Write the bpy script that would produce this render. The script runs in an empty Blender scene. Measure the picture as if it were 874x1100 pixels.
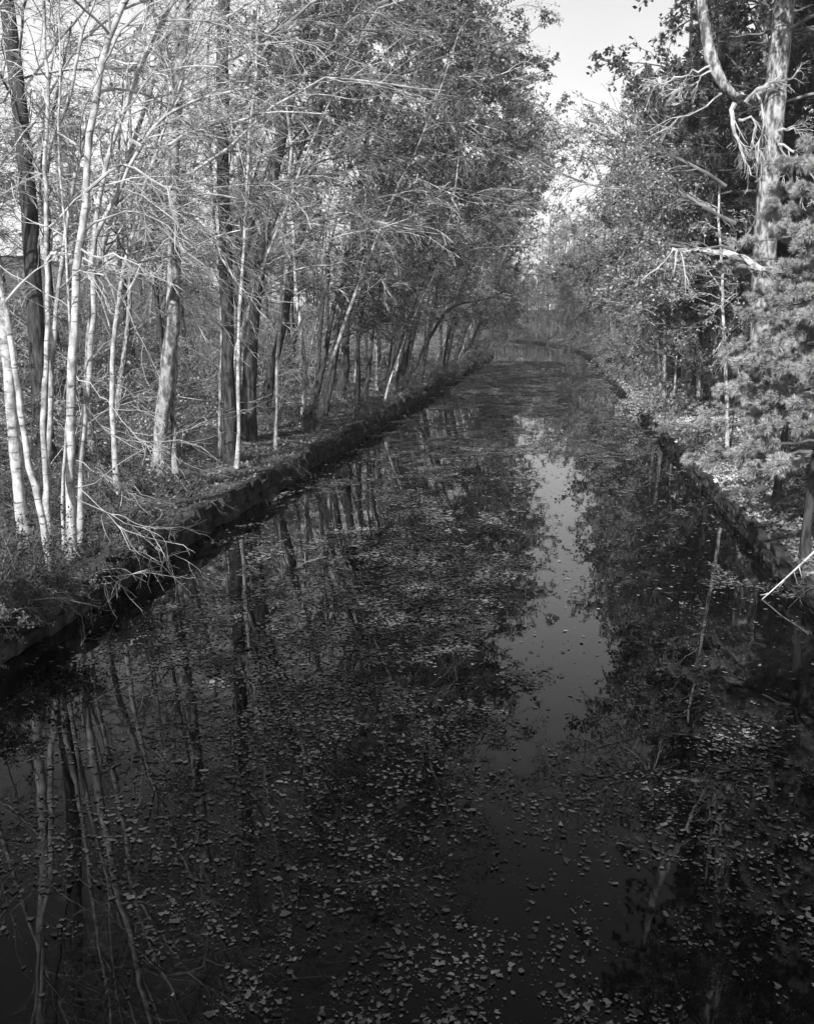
import bpy, math, random
import numpy as np
RNG = np.random.default_rng(11)
random.seed(5)
C = bpy.context.scene.collection
R_ = math.radians

# ------------------------------------------------------------------ camera
F, CX, CY = 1050.0, 437.0, 550.0
CAMZ = 5.0
PITCH, YAW = math.atan(209 / F), math.atan(157 * math.cos(math.atan(209 / F)) / F)
cam = bpy.data.cameras.new("camera")
cam.sensor_fit = 'HORIZONTAL'; cam.sensor_width = 36; cam.lens = 36 * F / 874
cam.clip_start = 0.1; cam.clip_end = 3000
camo = bpy.data.objects.new("camera", cam); C.objects.link(camo)
camo.location = (0, 0, CAMZ); camo.rotation_euler = (math.pi / 2 - PITCH, 0, YAW)
bpy.context.scene.camera = camo
_M = np.array(camo.rotation_euler.to_matrix())
def ray(px, py):
    return _M @ np.array([px - CX, -(py - CY), -F])
def at(px, py, Y):
    d = ray(px, py); return np.array([0, 0, CAMZ]) + d * (Y / d[1])

# ------------------------------------------------------------------ noise
_G = np.random.default_rng(3).random((256, 256))
def vnoise(x, y):
    x = np.asarray(x, float); y = np.asarray(y, float)
    xi = np.floor(x).astype(int); yi = np.floor(y).astype(int)
    fx = x - xi; fy = y - yi; fx = fx * fx * (3 - 2 * fx); fy = fy * fy * (3 - 2 * fy)
    g = lambda a, b: _G[a & 255, b & 255]
    return (g(xi, yi) * (1 - fx) + g(xi + 1, yi) * fx) * (1 - fy) + (g(xi, yi + 1) * (1 - fx) + g(xi + 1, yi + 1) * fx) * fy
def fbm(x, y, o=4):
    s = 0; a = .5; t = 0
    for k in range(o):
        s = s + a * vnoise(np.asarray(x) * 2 ** k + 17.3 * k, np.asarray(y) * 2 ** k + 5.1 * k); t += a; a *= .55
    return s / t

# ------------------------------------------------------------------ place
WL, WR = -7.85, 4.55           # canal walls
ZL, ZR = 0.70, 0.46
def cen(y):
    y = np.asarray(y, float)
    return -np.where(y > 105, ((np.minimum(y, 330) - 105) / 75.) ** 3 * 4.0, 0)
def sm(a, b, x):
    t = np.clip((x - a) / (b - a), 0, 1); return t * t * (3 - 2 * t)
def ground(x, y):
    x = np.asarray(x, float); y = np.asarray(y, float)
    u = x - cen(y)
    bump = (fbm(x * .35, y * .35) - .5) * .5
    zl = ZL + .9 * sm(-8, -15, u) + .20 * np.clip(-17 - u, 0, 60) * sm(-17, -26, u) + bump * sm(-8.3, -10, u) + .12*(fbm(x*1.7,y*1.7,3)-.5)
    zr = ZR + .75 * sm(4.7, 8, u) + .10 * np.clip(u - 8, 0, 60) + bump * sm(4.9, 7, u) + .12*(fbm(x*1.7,y*1.7,3)-.5)
    bed = -1.6 + 0 * u
    z = np.where(u < WL - .12, zl, np.where(u > WR + .12, zr, bed))
    return np.where(y < -5, np.maximum(z, 1.0 + bump), z)     # unseen embankment added behind the viewpoint as footing for the shade pines
def hit(px, py):
    d = ray(px, py); d = d / d[1]
    for Y in np.arange(5, 260, .1):
        p = np.array([0, 0, CAMZ]) + d * Y
        if p[2] < max(float(ground(p[0], p[1])), 0): return p
    return p

# ------------------------------------------------------------------ materials (all neutral: black and white film)
def mat(name, lo, hi, scale=6, rough=.85, stretch=(1, 1, 1), bump=.3, detail=6, island=0, transl=0, bands=None, spec=.2, coords='Object', contrast=(.35, .65), bumpdist=.02):
    m = bpy.data.materials.new(name); m.use_nodes = True
    N = m.node_tree.nodes; L = m.node_tree.links; N.clear()
    out = N.new('ShaderNodeOutputMaterial'); p = N.new('ShaderNodeBsdfPrincipled')
    p.inputs['Roughness'].default_value = rough; p.inputs['Specular IOR Level'].default_value = spec
    tc = N.new('ShaderNodeTexCoord'); mp = N.new('ShaderNodeMapping'); mp.inputs['Scale'].default_value = stretch
    L.new(tc.outputs[coords], mp.inputs[0])
    n = N.new('ShaderNodeTexNoise'); n.inputs['Scale'].default_value = scale; n.inputs['Detail'].default_value = detail
    L.new(mp.outputs[0], n.inputs['Vector'])
    r = N.new('ShaderNodeMapRange'); r.inputs['From Min'].default_value = contrast[0]; r.inputs['From Max'].default_value = contrast[1]
    r.inputs['To Min'].default_value = lo; r.inputs['To Max'].default_value = hi
    L.new(n.outputs[0], r.inputs['Value']); val = r.outputs[0]
    if bands:
        w = N.new('ShaderNodeTexNoise'); w.inputs['Scale'].default_value = 1.0; w.inputs['Detail'].default_value = 3
        mp2 = N.new('ShaderNodeMapping'); mp2.inputs['Scale'].default_value = bands
        L.new(tc.outputs[coords], mp2.inputs[0]); L.new(mp2.outputs[0], w.inputs['Vector'])
        q = N.new('ShaderNodeMapRange'); q.inputs['From Min'].default_value = .60; q.inputs['From Max'].default_value = .68
        q.inputs['To Min'].default_value = 1; q.inputs['To Max'].default_value = .3
        L.new(w.outputs[0], q.inputs['Value'])
        k = N.new('ShaderNodeMath'); k.operation = 'MULTIPLY'; L.new(val, k.inputs[0]); L.new(q.outputs[0], k.inputs[1]); val = k.outputs[0]
    if island:
        g = N.new('ShaderNodeNewGeometry'); q = N.new('ShaderNodeMapRange')
        q.inputs['To Min'].default_value = 1 - island; q.inputs['To Max'].default_value = 1 + island
        L.new(g.outputs['Random Per Island'], q.inputs['Value'])
        k = N.new('ShaderNodeMath'); k.operation = 'MULTIPLY'; L.new(val, k.inputs[0]); L.new(q.outputs[0], k.inputs[1]); val = k.outputs[0]
    L.new(val, p.inputs['Base Color'])
    if bump:
        b = N.new('ShaderNodeBump'); b.inputs['Strength'].default_value = bump; b.inputs['Distance'].default_value = bumpdist
        L.new(n.outputs[0], b.inputs['Height']); L.new(b.outputs[0], p.inputs['Normal'])
    if transl:
        t = N.new('ShaderNodeBsdfTranslucent'); L.new(val, t.inputs['Color'])
        x = N.new('ShaderNodeMixShader'); x.inputs[0].default_value = transl
        L.new(p.outputs[0], x.inputs[1]); L.new(t.outputs[0], x.inputs[2]); L.new(x.outputs[0], out.inputs[0])
    else:
        L.new(p.outputs[0], out.inputs[0])
    return m
M = dict(
    birch=mat('pale_bark', .26, .74, 7, stretch=(1, 1, .7), bands=(4, 4, 17), bump=.8, bumpdist=.03),
    grey=mat('grey_bark', .10, .46, 9, stretch=(1, 1, .5), bump=1, bumpdist=.05, detail=12, contrast=(.38, .62)),
    dark=mat('dark_bark', .02, .10, 11, stretch=(1, 1, .22), bump=1, bumpdist=.06),
    pine=mat('pine_bark', .10, .50, 9, stretch=(1, 1, .4), bump=1, bumpdist=.08, detail=14, contrast=(.4, .6)),
    white=mat('barkless_wood', .5, .72, 7, stretch=(1, 1, .4), bump=.3),
    snag=mat('broken_limb_wood', .22, .62, 5, bump=1, bumpdist=.03, detail=10, contrast=(.42, .55)),
    twig=mat('pale_twig_bark', .26, .62, 3, bump=0, island=.45),
    twigd=mat('grey_twig_bark', .09, .25, 3, bump=0, island=.4),
    leaf=mat('dry_leaf', .16, .36, 2, bump=0, island=.6, transl=.3),
    leafl=mat('pale_leaf', .30, .55, 2, bump=0, island=.5, transl=.3),
    leafd=mat('dark_leaf', .05, .16, 2, bump=0, island=.6, transl=.25),
    needle=mat('pine_needle', .05, .12, 1, bump=0, island=.4, transl=.2),
    needlel=mat('young_pine_needle', .38, .66, 1, bump=0, island=.4, transl=.25),
    wleaf=mat('floating_leaf', .05, .27, 1, bump=0, island=.8, rough=.6, spec=.4),
    litter=mat('leaf_litter', .07, .22, 2, bump=0, island=.6),  # tone darkened to stand in for the shade on the left undergrowth
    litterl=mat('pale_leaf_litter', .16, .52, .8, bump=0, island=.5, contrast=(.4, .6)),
    soil=mat('forest_floor', .05, .17, 1.4, bump=1, detail=12, bumpdist=.15),
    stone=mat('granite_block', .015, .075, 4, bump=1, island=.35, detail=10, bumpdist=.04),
)
def water_mat():
    m = bpy.data.materials.new('canal_water'); m.use_nodes = True
    N = m.node_tree.nodes; L = m.node_tree.links; p = N['Principled BSDF']
    p.inputs['IOR'].default_value = 1.33; p.inputs['Roughness'].default_value = .008; p.inputs['Specular IOR Level'].default_value = .5
    tc = N.new('ShaderNodeTexCoord')
    n = N.new('ShaderNodeTexNoise'); n.inputs['Scale'].default_value = .9; n.inputs['Detail'].default_value = 3
    b = N.new('ShaderNodeBump'); b.inputs['Strength'].default_value = .03; b.inputs['Distance'].default_value = .05
    L.new(tc.outputs['Object'], n.inputs['Vector']); L.new(n.outputs[0], b.inputs['Height']); L.new(b.outputs[0], p.inputs['Normal'])
    # sunken leaves: real colour variation of the bed seen through dark water
    v = N.new('ShaderNodeTexVoronoi'); v.inputs['Scale'].default_value = 26; v.inputs['Randomness'].default_value = 1
    L.new(tc.outputs['Object'], v.inputs['Vector'])
    n2 = N.new('ShaderNodeTexNoise'); n2.inputs['Scale'].default_value = .35; n2.inputs['Detail'].default_value = 5
    L.new(tc.outputs['Object'], n2.inputs['Vector'])
    bw = N.new('ShaderNodeRGBToBW'); L.new(v.outputs['Color'], bw.inputs[0])
    r1 = N.new('ShaderNodeMapRange'); r1.inputs['From Min'].default_value = .4; r1.inputs['From Max'].default_value = .9
    L.new(bw.outputs[0], r1.inputs['Value'])
    r2 = N.new('ShaderNodeMapRange'); r2.inputs['From Min'].default_value = .42; r2.inputs['From Max'].default_value = .62
    L.new(n2.outputs[0], r2.inputs['Value'])
    k = N.new('ShaderNodeMath'); k.operation = 'MULTIPLY'; L.new(r1.outputs[0], k.inputs[0]); L.new(r2.outputs[0], k.inputs[1])
    r3 = N.new('ShaderNodeMapRange'); r3.inputs['To Min'].default_value = .004; r3.inputs['To Max'].default_value = .022
    L.new(k.outputs[0], r3.inputs['Value']); L.new(r3.outputs[0], p.inputs['Base Color'])
    return m

# ------------------------------------------------------------------ mesh helpers
def raw_mesh(name, V, faces, material, smooth=False):
    """faces: list of (M,k) int arrays"""
    me = bpy.data.meshes.new(name)
    V = np.asarray(V, np.float32)
    me.vertices.add(len(V)); me.vertices.foreach_set('co', V.ravel())
    tot = sum(f.size for f in faces); npoly = sum(len(f) for f in faces)
    me.loops.add(tot); me.polygons.add(npoly)
    me.loops.foreach_set('vertex_index', np.concatenate([f.ravel() for f in faces]).astype(np.int32))
    cnt = np.concatenate([np.full(len(f), f.shape[1]) for f in faces])
    st = np.concatenate([[0], np.cumsum(cnt)[:-1]]).astype(np.int32)
    me.polygons.foreach_set('loop_start', st)
    me.polygons.foreach_set('use_smooth', np.full(npoly, smooth, bool))
    me.update(calc_edges=True); me.validate()
    me.materials.append(material)
    return me
def nrm(v): return v / np.maximum(np.linalg.norm(v, axis=-1, keepdims=True), 1e-9)
def tubes(groups):
    """groups: list of (P (M,n,3), R (M,n), sides) -> V, [faces]"""
    Vs, Fs, off = [], [], 0
    for P, R, s in groups:
        if len(P) == 0: continue
        Mn, n, _ = P.shape
        T = nrm(np.gradient(P, axis=1))
        avg = nrm(P[:, -1] - P[:, 0])
        ref = np.where(np.abs(avg[:, 2:3]) > .8, np.array([[1., .13, 0]]), np.array([[.1, .05, 1.]]))
        A = nrm(np.cross(T, ref[:, None, :])); B = np.cross(T, A)
        th = np.arange(s) * 2 * np.pi / s
        ring = A[:, :, None, :] * np.cos(th)[None, None, :, None] + B[:, :, None, :] * np.sin(th)[None, None, :, None]
        V = P[:, :, None, :] + ring * R[:, :, None, None]
        Vs.append(V.reshape(-1, 3))
        idx = off + np.arange(Mn * n * s).reshape(Mn, n, s)
        a = idx[:, :-1, :]; b = np.roll(idx, -1, axis=2)[:, :-1, :]; c = np.roll(idx, -1, axis=2)[:, 1:, :]; d = idx[:, 1:, :]
        Fs.append(np.stack([a, d, c, b], -1).reshape(-1, 4))
        if s > 4: Fs.append(idx[:, -1, :])
        off += Mn * n * s
    return np.concatenate(Vs), Fs
def resample(pts, n):
    pts = np.asarray(pts, float)
    d = np.concatenate([[0], np.cumsum(np.linalg.norm(np.diff(pts, axis=0), axis=1))])
    # smooth (catmull-like) through cubic interpolation of dense linear + light blur
    t = np.linspace(0, d[-1], n * 4)
    q = np.stack([np.interp(t, d, pts[:, k]) for k in range(3)], -1)
    k = 4
    ker = np.ones(2 * k + 1) / (2 * k + 1)
    pad = np.concatenate([np.repeat(q[:1], k, 0) + (np.arange(k, 0, -1)[:, None] * -(q[1] - q[0])), q, np.repeat(q[-1:], k, 0) + (np.arange(1, k + 1)[:, None] * (q[-1] - q[-2]))])
    q = np.stack([np.convolve(pad[:, j], ker, 'valid') for j in range(3)], -1)
    return q[np.linspace(0, len(q) - 1, n).round().astype(int)]
def lerp_idx(A, i, t):
    n = A.shape[1]; f = t * (n - 1); k = np.minimum(f.astype(int), n - 2); w = f - k
    if A.ndim == 3: w = w[:, None]
    return A[i, k] * (1 - w) + A[i, k + 1] * w
def grow(P, R, per, t0, t1, ang, lenr, npts, wig=.12, bias=(0, 0, 0), curve=(0, 0, 0), rk=.6, rmin=.004, lmin=.15, rng=None, taper=.6, lcap=9.):
    rng = rng or RNG
    if len(P) == 0: return P, R
    Mn = len(P)
    L = np.linalg.norm(np.diff(P, axis=1), axis=2).sum(1)
    cnt = per if np.ndim(per) else np.full(Mn, per)
    i = np.repeat(np.arange(Mn), cnt); K = len(i)
    t = t0 + (t1 - t0) * rng.random(K)
    T = nrm(np.gradient(P, axis=1))
    p = lerp_idx(P, i, t); tg = nrm(lerp_idx(T, i, t)); r = lerp_idx(R, i, t)
    v = rng.normal(size=(K, 3)); v = nrm(v - (v * tg).sum(1, keepdims=True) * tg)
    a = R_(ang) * rng.uniform(.65, 1.35, K)[:, None]
    d = nrm(np.cos(a) * tg + np.sin(a) * v + np.array(bias))
    ln = np.clip(L[i] * lenr * (1 - taper * t) * rng.uniform(.55, 1.3, K), lmin, lcap)
    st = (ln / (npts - 1))[:, None]
    Q = np.zeros((K, npts, 3)); Q[:, 0] = p
    cv = np.array(curve)
    for k in range(1, npts):
        d = nrm(d + rng.normal(size=(K, 3)) * wig + cv)
        Q[:, k] = Q[:, k - 1] + d * st
    r0 = np.maximum(r * rk, rmin * 1.3)
    RR = r0[:, None] * (1 - np.linspace(0, 1, npts) * .78)[None]
    return Q, np.maximum(RR, rmin)
def leaf_cards(pos, size, rng, droop=0., flat=0.):
    K = len(pos)
    a = nrm(rng.normal(size=(K, 3)) * np.array([1, 1, 1 - flat * .8]) + np.array([0, 0, -droop]))
    b = nrm(np.cross(a, rng.normal(size=(K, 3)) * (1 - flat) + np.array([0, 0, 1.01 * flat + .01])))
    n = np.cross(a, b)
    s = (size * rng.uniform(.6, 1.35, K))[:, None]
    V = np.stack([pos, pos + a * s * .45 + b * s * .32 + n * s * .08, pos + a * s, pos + a * s * .5 - b * s * .32 + n * s * .08], 1)
    return V.reshape(-1, 3), [np.arange(K * 4).reshape(K, 4)]
def along(P, k, rng, jit=.05, t0=.2):
    i = np.repeat(np.arange(len(P)), k); t = t0 + (1 - t0) * rng.random(len(i))
    return lerp_idx(P, i, t) + rng.normal(size=(len(i), 3)) * jit
def needles(P, k, per, ln, w, rng, t0=.3):
    """tufts of needles along shoots P"""
    i = np.repeat(np.arange(len(P)), k); t = t0 + (1 - t0) * rng.random(len(i)) ** .7
    T = nrm(np.gradient(P, axis=1)); p = lerp_idx(P, i, t); tg = nrm(lerp_idx(T, i, t))
    p = np.repeat(p, per, 0); tg = np.repeat(tg, per, 0); K = len(p)
    d = nrm(tg * .9 + nrm(rng.normal(size=(K, 3))) * .85)
    s = nrm(np.cross(d, rng.normal(size=(K, 3)))) * w
    l = (ln * rng.uniform(.7, 1.2, K))[:, None]
    V = np.stack([p - s, p + s, p + d * l + np.array([0, 0, -.1]) * l], 1)
    return V.reshape(-1, 3), [np.arange(K * 3).reshape(K, 3)]

# ------------------------------------------------------------------ object helpers
def tag(o, label=None, cat=None, group=None, kind=None):
    if label: o['label'] = label
    if cat: o['category'] = cat
    if group: o['group'] = group
    if kind: o['kind'] = kind
    return o
def link(name, me, parent=None):
    o = bpy.data.objects.new(name, me); C.objects.link(o)
    if parent is not None: o.parent = parent
    return o
def thing(name, loc, label, cat, group=None, rz=0):
    o = bpy.data.objects.new(name, None); C.objects.link(o); o.empty_display_size = .3
    o.location = loc; o.rotation_euler = (0, 0, rz)
    return tag(o, label, cat, group)
def dup(root, loc, rz, s, label, group, tilt=(0, 0)):
    r = root.copy(); C.objects.link(r); r.location = loc; r.rotation_euler = (tilt[0], tilt[1], rz); r.scale = (s, s, s)
    r['label'] = label; r['group'] = group
    for ch in list(root.children):
        c = ch.copy(); C.objects.link(c); c.parent = r
    return r

# ------------------------------------------------------------------ world, light
sc = bpy.context.scene
SUN_EL, SUN_AZ = R_(36), R_(-165)    # azimuth measured from +Y towards +X: behind the camera, a little left
sv = np.array([math.sin(SUN_AZ) * math.cos(SUN_EL), math.cos(SUN_AZ) * math.cos(SUN_EL), math.sin(SUN_EL)])
w = bpy.data.worlds.new("World"); sc.world = w; w.use_nodes = True
N = w.node_tree.nodes; L = w.node_tree.links
sky = N.new('ShaderNodeTexSky'); sky.sky_type = 'NISHITA'; sky.sun_disc = False
sky.sun_elevation = SUN_EL; sky.sun_rotation = SUN_AZ; sky.air_density = 1.0; sky.dust_density = 2.0
bw = N.new('ShaderNodeRGBToBW'); L.new(sky.outputs[0], bw.inputs[0])
tc = N.new('ShaderNodeTexCoord'); sx = N.new('ShaderNodeSeparateXYZ'); L.new(tc.outputs['Generated'], sx.inputs[0])
hz = N.new('ShaderNodeMapRange'); hz.inputs['From Min'].default_value = .05; hz.inputs['From Max'].default_value = .55; hz.inputs['To Min'].default_value = 1; hz.inputs['To Max'].default_value = 0; hz.interpolation_type = 'SMOOTHSTEP'
L.new(sx.outputs[2], hz.inputs['Value'])
cn = N.new('ShaderNodeTexNoise'); cn.inputs['Scale'].default_value = 2.2; cn.inputs['Detail'].default_value = 6; L.new(tc.outputs['Generated'], cn.inputs['Vector'])
cr = N.new('ShaderNodeMapRange'); cr.inputs['From Min'].default_value = .3; cr.inputs['From Max'].default_value = .7; cr.inputs['To Min'].default_value = .7; cr.inputs['To Max'].default_value = 1.0
L.new(cn.outputs[0], cr.inputs['Value'])
ml = N.new('ShaderNodeMath'); ml.operation = 'MULTIPLY'; L.new(hz.outputs[0], ml.inputs[0]); L.new(cr.outputs[0], ml.inputs[1])
mx = N.new('ShaderNodeMix'); mx.data_type = 'FLOAT'; L.new(ml.outputs[0], mx.inputs[0]); L.new(bw.outputs[0], mx.inputs[2]); mx.inputs[3].default_value = 16.0   # pale thin cloud towards the horizon
L.new(mx.outputs[0], N['Background'].inputs[0])
N['Background'].inputs[1].default_value = .08
sun = bpy.data.lights.new("sun", 'SUN'); sun.energy = 4.9; sun.angle = R_(.5); sun.color = (1, 1, 1)
so = bpy.data.objects.new("sun", sun); C.objects.link(so)
from mathutils import Vector
so.rotation_euler = Vector((-sv[0], -sv[1], -sv[2])).to_track_quat('-Z', 'Y').to_euler()
vs = sc.view_settings; vs.view_transform = 'Standard'; vs.look = 'None'; vs.exposure = 0.36; vs.gamma = 1; vs.use_curve_mapping = False
sc.cycles.volume_bounces = 0; sc.cycles.max_bounces = 3; sc.cycles.diffuse_bounces = 1; sc.cycles.glossy_bounces = 1; sc.cycles.transmission_bounces = 3
sc.cycles.use_adaptive_sampling = True; sc.cycles.adaptive_threshold = .03
sc.cycles.caustics_reflective = False; sc.cycles.caustics_refractive = False

# ------------------------------------------------------------------ terrain and water
us = np.concatenate([np.linspace(-420, -90, 12), np.linspace(-84, -20, 40), np.linspace(-19.2, -8.4, 42), [WL - .14, WL - .1], np.linspace(WL + .4, WR - .4, 6), [WR + .1, WR + .14],
                     np.linspace(4.9, 14, 38), np.linspace(15, 60, 30), np.linspace(70, 420, 10)])
ys = np.concatenate([np.linspace(-80, 2, 20), np.linspace(2.3, 45, 150), np.linspace(45.6, 150, 130), np.linspace(153, 330, 60), np.linspace(345, 900, 14)])
U, Y = np.meshgrid(us, ys); X = U + cen(np.minimum(Y, 330))
U2 = U
Z = ground(X - 0 + (cen(Y) - cen(np.minimum(Y, 330))), Y)
ny, nx = U.shape; idx = np.arange(ny * nx).reshape(ny, nx)
F4 = np.stack([idx[:-1, :-1], idx[:-1, 1:], idx[1:, 1:], idx[1:, :-1]], -1).reshape(-1, 4)
g = link('ground', raw_mesh('ground', np.stack([X, Y, Z], -1).reshape(-1, 3), [F4], M['soil'], True)); tag(g, kind='structure', label='leaf strewn forest floor rising from the canal banks')
yw = np.linspace(-7, 329, 120)
V = []
for y in yw:
    c = float(cen(y)); V += [(c + WL - .3, y, 0), (c + WR + .3, y, 0)]
idx = np.arange(len(V)).reshape(-1, 2)
wo = link('water', raw_mesh('water', V, [np.stack([idx[:-1, 0], idx[:-1, 1], idx[1:, 1], idx[1:, 0]], -1)], water_mat()))
tag(wo, kind='structure', label='still dark canal water reflecting trees and sky')

# ------------------------------------------------------------------ stone walls
def wall(name, side, ztop, label):
    Vs, Fs, off = [], [], 0
    rng = np.random.default_rng(21 if side < 0 else 22)
    x0 = WL if side < 0 else WR
    zs = [-.5, .0, ztop * .34, ztop * .68, ztop - .03]
    box = np.array([[-1, -1, -1], [1, -1, -1], [1, 1, -1], [-1, 1, -1], [-1, -1, 1], [1, -1, 1], [1, 1, 1], [-1, 1, 1]], float)
    fc = np.array([[0, 3, 2, 1], [4, 5, 6, 7], [0, 1, 5, 4], [1, 2, 6, 5], [2, 3, 7, 6], [3, 0, 4, 7]])
    for k in range(4):
        y = -7 + rng.random()
        while y < 250:
            l = rng.uniform(.25, .75); h = zs[k + 1] - zs[k]
            cx = float(cen(y)) + x0 + side * .30 + rng.normal() * .010 * (1 + k * .6) + .18 * (float(vnoise(y * .25, 3.3)) - .5)
            top = rng.normal() * .04 if k == 3 else 0
            if k == 3 and rng.random() < .2: top -= .15
            hx, hy, hz = .30, l / 2 - .012, h / 2 - .01
            b = box * np.array([hx, hy, hz + top / 2]) * (1 + rng.normal(size=(8, 3)) * np.array([.06, .05, .12]))
            b = b + np.array([cx, y + l / 2, (zs[k] + zs[k + 1]) / 2 + top / 2])
            Vs.append(b); Fs.append(fc + off); off += 8; y += l
    me = raw_mesh(name, np.concatenate(Vs), [np.concatenate(Fs)], M['stone'])
    o = link(name, me); tag(o, label, 'wall')
    bv = o.modifiers.new('bevel', 'BEVEL'); bv.width = .03; bv.segments = 2
    return o
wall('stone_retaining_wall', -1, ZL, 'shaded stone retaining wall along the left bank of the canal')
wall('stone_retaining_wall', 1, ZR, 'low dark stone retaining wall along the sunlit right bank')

# ------------------------------------------------------------------ trees
def stem_pts(pix, Y, H=None, n=16, dyn=.0, rng=None):
    q = [at(px, py, Y + dyn * k) for k, (px, py) in enumerate(pix)]
    if H:
        d = nrm(q[-1] - q[-2]); 
        while q[-1][2] < H:
            d = nrm(d * .8 + np.array([0, 0, .35]) + (rng.normal(size=3) * .12 if rng is not None else 0)); q.append(q[-1] + d * 1.2)
    return resample(q, n)
def flare(R, a=.45):
    R = R.copy(); R[0] *= 1 + a; R[1] *= 1 + a * .3; return R
def make_tree(name, base, stems, label, cat='tree', group=None, bark='grey', tw='twig', limbs=(), br=14, b2=9, b3=6, b4=0, t0=.35,
              lean=(.25, 0, .1), droop=(.02, 0, -.045), rmin=.0048, leaves=0, leafmat='leaf', leafsize=.07, seed=1, lr=.42, ang=50, limb_bark=None, lcap=5.5, r1max=.03):
    rng = np.random.default_rng(seed)
    base = np.array(base, float)
    root = thing(name, tuple(base), label, cat, group)
    tg = []; SP = []; SR = []; rng.normal()
    for (P, R) in stems:
        P = P - base; tg.append((P[None], R[None], 10)); SP.append(P); SR.append(R)
    V, Fc = tubes(tg); link('trunk', raw_mesh('trunk', V, Fc, M[bark], True), root)
    n = 26
    # level 1
    P0 = np.stack([resample(p, n) for p in SP]); R0 = np.stack([np.interp(np.linspace(0, 1, n), np.linspace(0, 1, len(r)), r) for r in SR])
    g1 = []
    if br:
        P1, R1 = grow(P0, R0, br, t0, 1, ang, lr, 11, wig=.13, bias=lean, curve=droop, rk=.45, rmin=rmin * 1.5, rng=rng, lcap=lcap)
        R1 = np.minimum(R1, r1max)
        g1.append((P1, R1))
    if len(limbs):
        LP = np.stack([resample(p - base, 11) for p, r in limbs]); LR = np.stack([np.linspace(r, r * .25, 11) for p, r in limbs])
        LP[:, 1:] += rng.normal(size=LP[:, 1:].shape) * .035
        g1.append((LP, LR))
    if not g1: return root
    P1 = np.concatenate([a for a, b in g1]); R1 = np.concatenate([b for a, b in g1])
    dr = np.array(droop)
    P2, R2 = grow(P1, R1, b2, .15, 1, 33, .52, 8, wig=.17, bias=(lean[0] * .5, lean[1] * .5, .04), curve=dr * 1.3, rk=.5, rmin=rmin * 1.0, rng=rng, lcap=2.8)
    R2 = np.minimum(R2, .016 if rmin < .01 else .03)
    P3, R3 = grow(P2, R2, b3, .15, 1, 32, .55, 6, wig=.19, curve=dr * 1.6, rk=.6, rmin=rmin * .72, rng=rng, lcap=1.6)
    grp = [(P1, R1, 6), (P2, R2, 4), (P3, R3, 3)]
    last = P3
    if b4:
        P4, R4 = grow(P3, R3, b4, .2, 1, 28, .55, 4, wig=.1, curve=droop, rk=.7, rmin=rmin * .65, rng=rng, lmin=.1)
        grp.append((P4, R4, 3)); last = P4
    V, Fc = tubes(grp); link('branches', raw_mesh('branches', V, Fc, M[tw], False), root)
    if leaves:
        pos = along(last, leaves, rng, .04)
        V, Fc = leaf_cards(pos, leafsize, rng, .2); link('foliage', raw_mesh('foliage', V, Fc, M[leafmat]), root)
    return root
def stm(pix, r0, r1, Y, H=None, seed=0, n=26, dyn=0, fl=.45):
    rng = np.random.default_rng(seed); P = stem_pts(pix, Y, H, n, dyn, rng)
    wob = np.stack([np.convolve(np.pad(rng.normal(size=n), 2, mode='edge'), np.ones(5) / 5, 'valid') for _ in range(2)], -1) * min(r0 * 1.1, .10)
    wob *= np.minimum(np.arange(n) / 2., 1)[:, None]
    P = P.copy(); P[:, :2] += wob
    R = np.interp(np.linspace(0, 1, n), [0, 1], [r0, r1]) * rng.uniform(.93, 1.07, n)
    return P, flare(R, fl)
def lm(pix, r, Y, dyn=0.):
    return np.array([at(px, py, Y + dyn * k) for k, (px, py) in enumerate(pix)]), r
def base_of(pix):
    p = hit(*pix); p[2] = float(ground(p[0], p[1])) ; return p

# --- near-left pale birches
Y0 = base_of((76, 600))[1]
b = at(76, 603, Y0); 
make_tree('birch_tree', b, [stm([(76, 606), (78, 493), (78, 416), (82, 359), (84, 304), (87, 253), (90, 207), (93, 178), (103, 120), (110, 79), (127, 24), (137, 0)], .088, .035, Y0, 13, 1)],
          'tallest pale birch trunk standing upright at the near left bank edge with arching limbs', bark='birch',
          limbs=[lm([(91, 207), (103, 190), (125, 178), (145, 177), (165, 190), (178, 203), (185, 230), (190, 261), (196, 285)], .030, Y0, -.1),
                 lm([(84, 270), (100, 272), (125, 275), (150, 290), (175, 300)], .022, Y0, -.1),
                 lm([(88, 250), (110, 232), (150, 228), (180, 245), (215, 285), (260, 320), (300, 335)], .026, Y0, .2),
                 lm([(78, 493), (100, 505), (126, 517), (160, 533), (183, 540)], .009, Y0, -.25),
                 lm([(79, 530), (105, 545), (130, 558), (164, 571), (198, 569), (221, 558)], .010, Y0, -.3),
                 lm([(76, 584), (99, 615), (126, 622), (143, 617), (160, 610)], .009, Y0, -.3),
                 lm([(80, 520), (115, 550), (141, 588), (164, 605), (183, 607), (193, 594)], .009, Y0, -.3),
                 lm([(80, 525), (103, 519), (153, 477), (214, 458), (298, 428)], .011, Y0, .2),
                 lm([(80, 430), (100, 455), (128, 470), (160, 478), (240, 468)], .010, Y0, .2),
                 lm([(80, 400), (110, 425), (140, 460), (165, 490)], .009, Y0, -.2)],
          br=11, b2=6, b3=4, t0=.5, lean=(.35, -.1, .12), seed=101, lcap=4.0)
Yb = base_of((30, 590))[1]
make_tree('birch_tree', at(29, 592, Yb), [stm([(29, 596), (17, 493), (6, 359), (-2, 300), (-25, 200), (-40, 80)], .115, .05, Yb, 12, 2)],
          'stout white birch trunk leaning out of the left edge of the view', bark='birch', br=8, b2=6, b3=4, seed=102, t0=.45, lcap=3.2)
Yc = base_of((57, 615))[1]
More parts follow.
